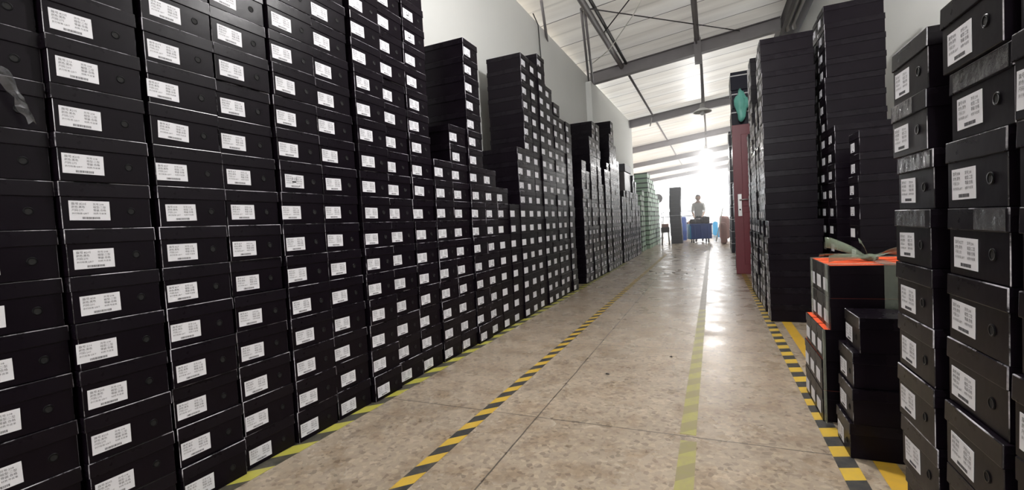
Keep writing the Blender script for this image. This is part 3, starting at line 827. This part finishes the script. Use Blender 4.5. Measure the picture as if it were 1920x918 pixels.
# ------------------------------------------------------------------ person pushing the cart
def person():
    t = thing('person', (-.42, 17.55, .002), 'person with dark hair in a grey patterned shirt leaning onto the blue cart', 'person')
    me = bpy.data.meshes.new('body')
    J = {}
    verts, edges, rad = [], [], []
    def v(n, p, r, par=None):
        J[n] = len(verts); verts.append(p); rad.append(r)
        if par: edges.append((J[par], J[n]))
    v('pelvis', (0, .02, .90), (.145, .11)); v('waist', (0, .0, 1.03), (.15, .10), 'pelvis'); v('chest', (0, -.04, 1.22), (.175, .11), 'waist')
    v('upper', (0, -.06, 1.33), (.12, .08), 'chest'); v('neck', (0, -.085, 1.43), (.062, .062), 'upper'); v('skull', (0, -.10, 1.49), (.06, .065), 'neck')
    for s, n in ((-1, 'l'), (1, 'r')):
        v('sh'+n, (s*.16, -.07, 1.335), (.065, .065), 'upper'); v('el'+n, (s*.20, -.16, 1.10), (.042, .042), 'sh'+n)
        v('wr'+n, (s*.15, -.38, .93), (.028, .028), 'el'+n); v('pa'+n, (s*.14, -.45, .90), (.035, .02), 'wr'+n)
        for q in range(4):
            fx = s*.14 + (q-1.5)*.019
            v('f%d%s' % (q, n), (fx, -.49, .895), (.0095, .0095), 'pa'+n); v('g%d%s' % (q, n), (fx, -.525+.004*abs(q-1.5), .87), (.008, .008), 'f%d%s' % (q, n))
        v('t'+n, (s*.14-s*.045, -.455, .895), (.010, .010), 'pa'+n); v('u'+n, (s*.14-s*.055, -.49, .885), (.009, .009), 't'+n)
        v('hip'+n, (s*.09, .03, .84), (.09, .09), 'pelvis'); v('kn'+n, (s*.10, -.02+s*.08, .47), (.058, .058), 'hip'+n)
        v('an'+n, (s*.10, .07+s*.14, .09), (.038, .038), 'kn'+n); v('to'+n, (s*.11, -.07+s*.14, .04), (.042, .03), 'an'+n)
    me.from_pydata(verts, edges, [])
    o = bpy.data.objects.new('body', me); C.objects.link(o); o.parent = t
    me.materials.append(M['skin']); me.materials.append(M['shirt']); me.materials.append(M['trouser'])
    sk = o.modifiers.new('skin', 'SKIN')
    for i, r in enumerate(rad): me.skin_vertices[0].data[i].radius = r
    me.skin_vertices[0].data[0].use_root = True
    ss = o.modifiers.new('sub', 'SUBSURF'); ss.levels = 2; ss.render_levels = 2
    dg = bpy.context.evaluated_depsgraph_get()
    m2 = bpy.data.meshes.new_from_object(o.evaluated_get(dg))
    o.modifiers.clear(); o.data = m2; bpy.data.meshes.remove(me)
    if len(m2.materials) < 3:
        m2.materials.clear()
        for k in ('skin', 'shirt', 'trouser'): m2.materials.append(M[k])
    for p in m2.polygons:
        c = p.center; p.use_smooth = True
        p.material_index = 2 if c.z < .92 and c.y > -.25 else (1 if c.z < 1.40 and not (c.y < -.22 and c.z < 1.06) else 0)
    # head: skull, nose, ears, eyes, mouth as one continuous piece; hair a part
    bm = BM(); q = bmesh.ops.create_uvsphere(bm, u_segments=24, v_segments=18, radius=1)
    for vv in q['verts']:
        n = vv.co.copy(); x, y, z = n.x*.084, n.y*.10, n.z*.118
        if n.z < 0: x *= 1-.25*(-n.z); y = y*(1-.12*(-n.z))
        if n.y < -.85 and abs(n.x) < .22 and -.35 < n.z < .1: y -= .018
        if abs(n.x) > .93 and abs(n.z) < .25 and abs(n.y) < .35: x *= 1.16
        if n.y < -.8 and .05 < n.z < .25 and .2 < abs(n.x) < .5: y += .008
        if n.y < -.75 and -.62 < n.z < -.48 and abs(n.x) < .35: y += .005
        vv.co = (x, y-.115, z+1.555)
    for f in bm.faces: f.smooth = True
    finish('head', bm, M['skin'], t)
    bm = BM(); q = bmesh.ops.create_uvsphere(bm, u_segments=24, v_segments=18, radius=1)
    dele = []
    for vv in q['verts']:
        n = vv.co.copy()
        if n.z < -.25 or (n.y < -.35 and n.z < .45): dele.append(vv)
        vv.co = (n.x*.092, n.y*.109-.11, n.z*.125+1.565)
    bmesh.ops.delete(bm, geom=dele, context='VERTS')
    for f in bm.faces: f.smooth = True
    o = finish('hair', bm, M['hair'], t); m = o.modifiers.new('s', 'SOLIDIFY'); m.thickness = .008
person()

# ------------------------------------------------------------------ things around the far end
def blob_thing(name, c, r, m, label, cat, seed, noise=.2, group=None):
    b = BM(); add_blob(b, c, r, noise=noise*.6, sub=4, seed=seed, sq=.5)
    for v in b.verts: v.co.z = max(v.co.z, .002)
    return tag(finish(name, b, m), label, cat, group)
blob_thing('pink_sack', (.34, 15.8, .36), (.11, .14, .36), M['sack'], 'dull pink sack standing by the far strapped cartons', 'sack', 11)
blob_thing('pink_sack', (.42, 18.0, .45), (.20, .2, .45), M['sack'], 'taller dull pink sack behind the first one', 'sack', 12)
blob_thing('plastic_bag', (.14, 22.0, .32), (.13, .13, .32), M['cyan'], 'bright blue bag on the floor right of the cart', 'bag', 13)
blob_thing('plastic_bag', (.27, 20.0, .22), (.09, .10, .22), M['cyan'], 'small blue bag beside the pink sack', 'bag', 14)
blob_thing('plastic_bag', (-.02, 23.0, .3), (.2, .2, .3), M['lamp_shade'], 'white bag far down the aisle beside the blue bag', 'bag', 15)
b = BM(); add_tube(b, [(.12, 17.2, .02), (.36, 17.1, 1.15)], .018, 8)
tag(finish('white_pole', b, M['rope']), 'white pole leaning by the pink sacks', 'pole')
# blue drum, grey crate, brown goods left of the cart
t = thing('blue_drum', (-1.08, 19.2, .002), 'tall blue drum behind the lone dark tower', 'drum')
b = BM(); add_lathe(b, [(.16, 0), (.17, .02), (.17, .35), (.18, .37), (.17, .39), (.17, .85), (.15, .9), (.05, .9)], seg=24); finish('drum_body', b, M['blue'], t)
b = BM(); add_lathe(b, [(.155, .89), (.155, .92), (.01, .92)], seg=24); finish('lid', b, M['blue'], t)
b = BM()
for (x0, x1, ya, yb) in ((-1.02, -.70, 20.2, 20.22), (-1.02, -.70, 20.58, 20.6), (-1.02, -1.0, 20.2, 20.6), (-.72, -.70, 20.2, 20.6)): add_box(b, x0, x1, ya, yb, .002, .42)
add_box(b, -1.02, -.70, 20.2, 20.6, .002, .03)
tag(finish('grey_crate', b, M['grey']), 'grey open crate on the floor between tower and cart', 'crate')
for k, (x, y, z, r, m) in enumerate(((-.78, 20.4, .60, (.13, .15, .18), 'brown'), (-.93, 20.45, .56, (.09, .14, .14), 'leather'))):
    blob_thing('goods_bundle', (x, y, z), r, M[m], ['orange brown bundle in the grey crate', 'dark bundle in the grey crate'][k], 'bundle', 20+k)
# work table with goods seen between tower and cart
t = thing('work_table', (-1.6, 26, .002), 'dark topped work table in the bright far end left of the cart', 'table')
b = BM(); add_box(b, -.9, .9, -.4, .4, .92, .97, bevel=.005); finish('table_top', b, M['charcoal'], t)
b = BM(); add_box(b, -.85, .85, -.38, .38, 1.18, 1.21, bevel=.005); finish('shelf', b, M['charcoal'], t)
for sx in (-1, 1):
    for sy in (-1, 1):
        b = BM(); add_box(b, sx*.85-.02, sx*.85+.02, sy*.36-.02, sy*.36+.02, 0, 1.2); finish('leg', b, M['steel'], t)
# stool with goods between the green row and the tower
t = thing('work_stool', (-1.47, 16.4, .002), 'low dark stool with a pinkish box on it beside the green stacks', 'stool')
b = BM(); add_box(b, -.13, .13, -.15, .15, .42, .60, bevel=.01); finish('seat', b, M['leather'], t)
for sx in (-1, 1):
    for sy in (-1, 1):
        b = BM(); add_tube(b, [(sx*.10, sy*.12, .43), (sx*.12, sy*.14, 0)], .014, 8); finish('leg', b, M['steel_lt'], t)
b = BM(); add_box(b, -1.58, -1.36, 16.28, 16.52, .604, .72, bevel=.004)
tag(finish('pink_box', b, M['sack']), 'small pinkish box on the low dark stool', 'box')
# wall fan beyond the green stacks
t = thing('pedestal_fan', (-2.2, 21.5, .002), 'dark pedestal fan beyond the green stacks', 'fan')
b = BM(); add_lathe(b, [(.2, 0), (.2, .03), (.03, .05)], seg=20); finish('base', b, M['rubber'], t)
b = BM(); add_tube(b, [(0, 0, .04), (0, 0, 1.7)], .018, 8); finish('pole', b, M['steel'], t)
b = BM(); add_lathe(b, [(.02, -.08), (.18, -.05), (.22, 0), (.18, .05), (.02, .07)], (0, -.03, 1.8), 24, 0, 'Y'); finish('fan_head', b, M['rubber'], t)
# ------------------------------------------------------------------ scraps and added haze imitating glare
b = BM(); rnd = random.Random(5)
for x, y, r in ((-1.02, 8.35, .03), (-.75, 8.0, .02), (-.62, 8.1, .025), (-.55, 8.5, .03), (-.40, 7.95, .02), (-.9, 8.05, .015), (-.3, 8.6, .015), (-.28, 3.2, .012), (-.62, 2.75, .012)):
    add_blob(b, (x, y, .005), (r, r*.6, .005), noise=.4, sub=1, seed=int(y*100))
tag(finish('floor_scraps', b, M['leather']), 'small dark scraps lying on the floor across the far aisle', 'scraps', kind='stuff')
m = bpy.data.materials.new('glare_haze'); m.use_nodes = True; nt = m.node_tree; nt.nodes.remove(nt.nodes['Principled BSDF'])  # scatter volume added to imitate glare washing out the far end
vs = N(nt, 'ShaderNodeVolumeScatter'); vs.inputs['Color'].default_value = (1, 1, 1, 1); vs.inputs['Density'].default_value = .035; vs.inputs['Anisotropy'].default_value = .7
nt.links.new(vs.outputs[0], nt.nodes['Material Output'].inputs['Volume'])
b = BM(); add_box(b, -2.30, 1.25, 9.0, YF+1, .01, 3.7)
tag(finish('haze', b, m), 'added haze imitating glare at the far end of the hall', 'haze', kind='stuff')
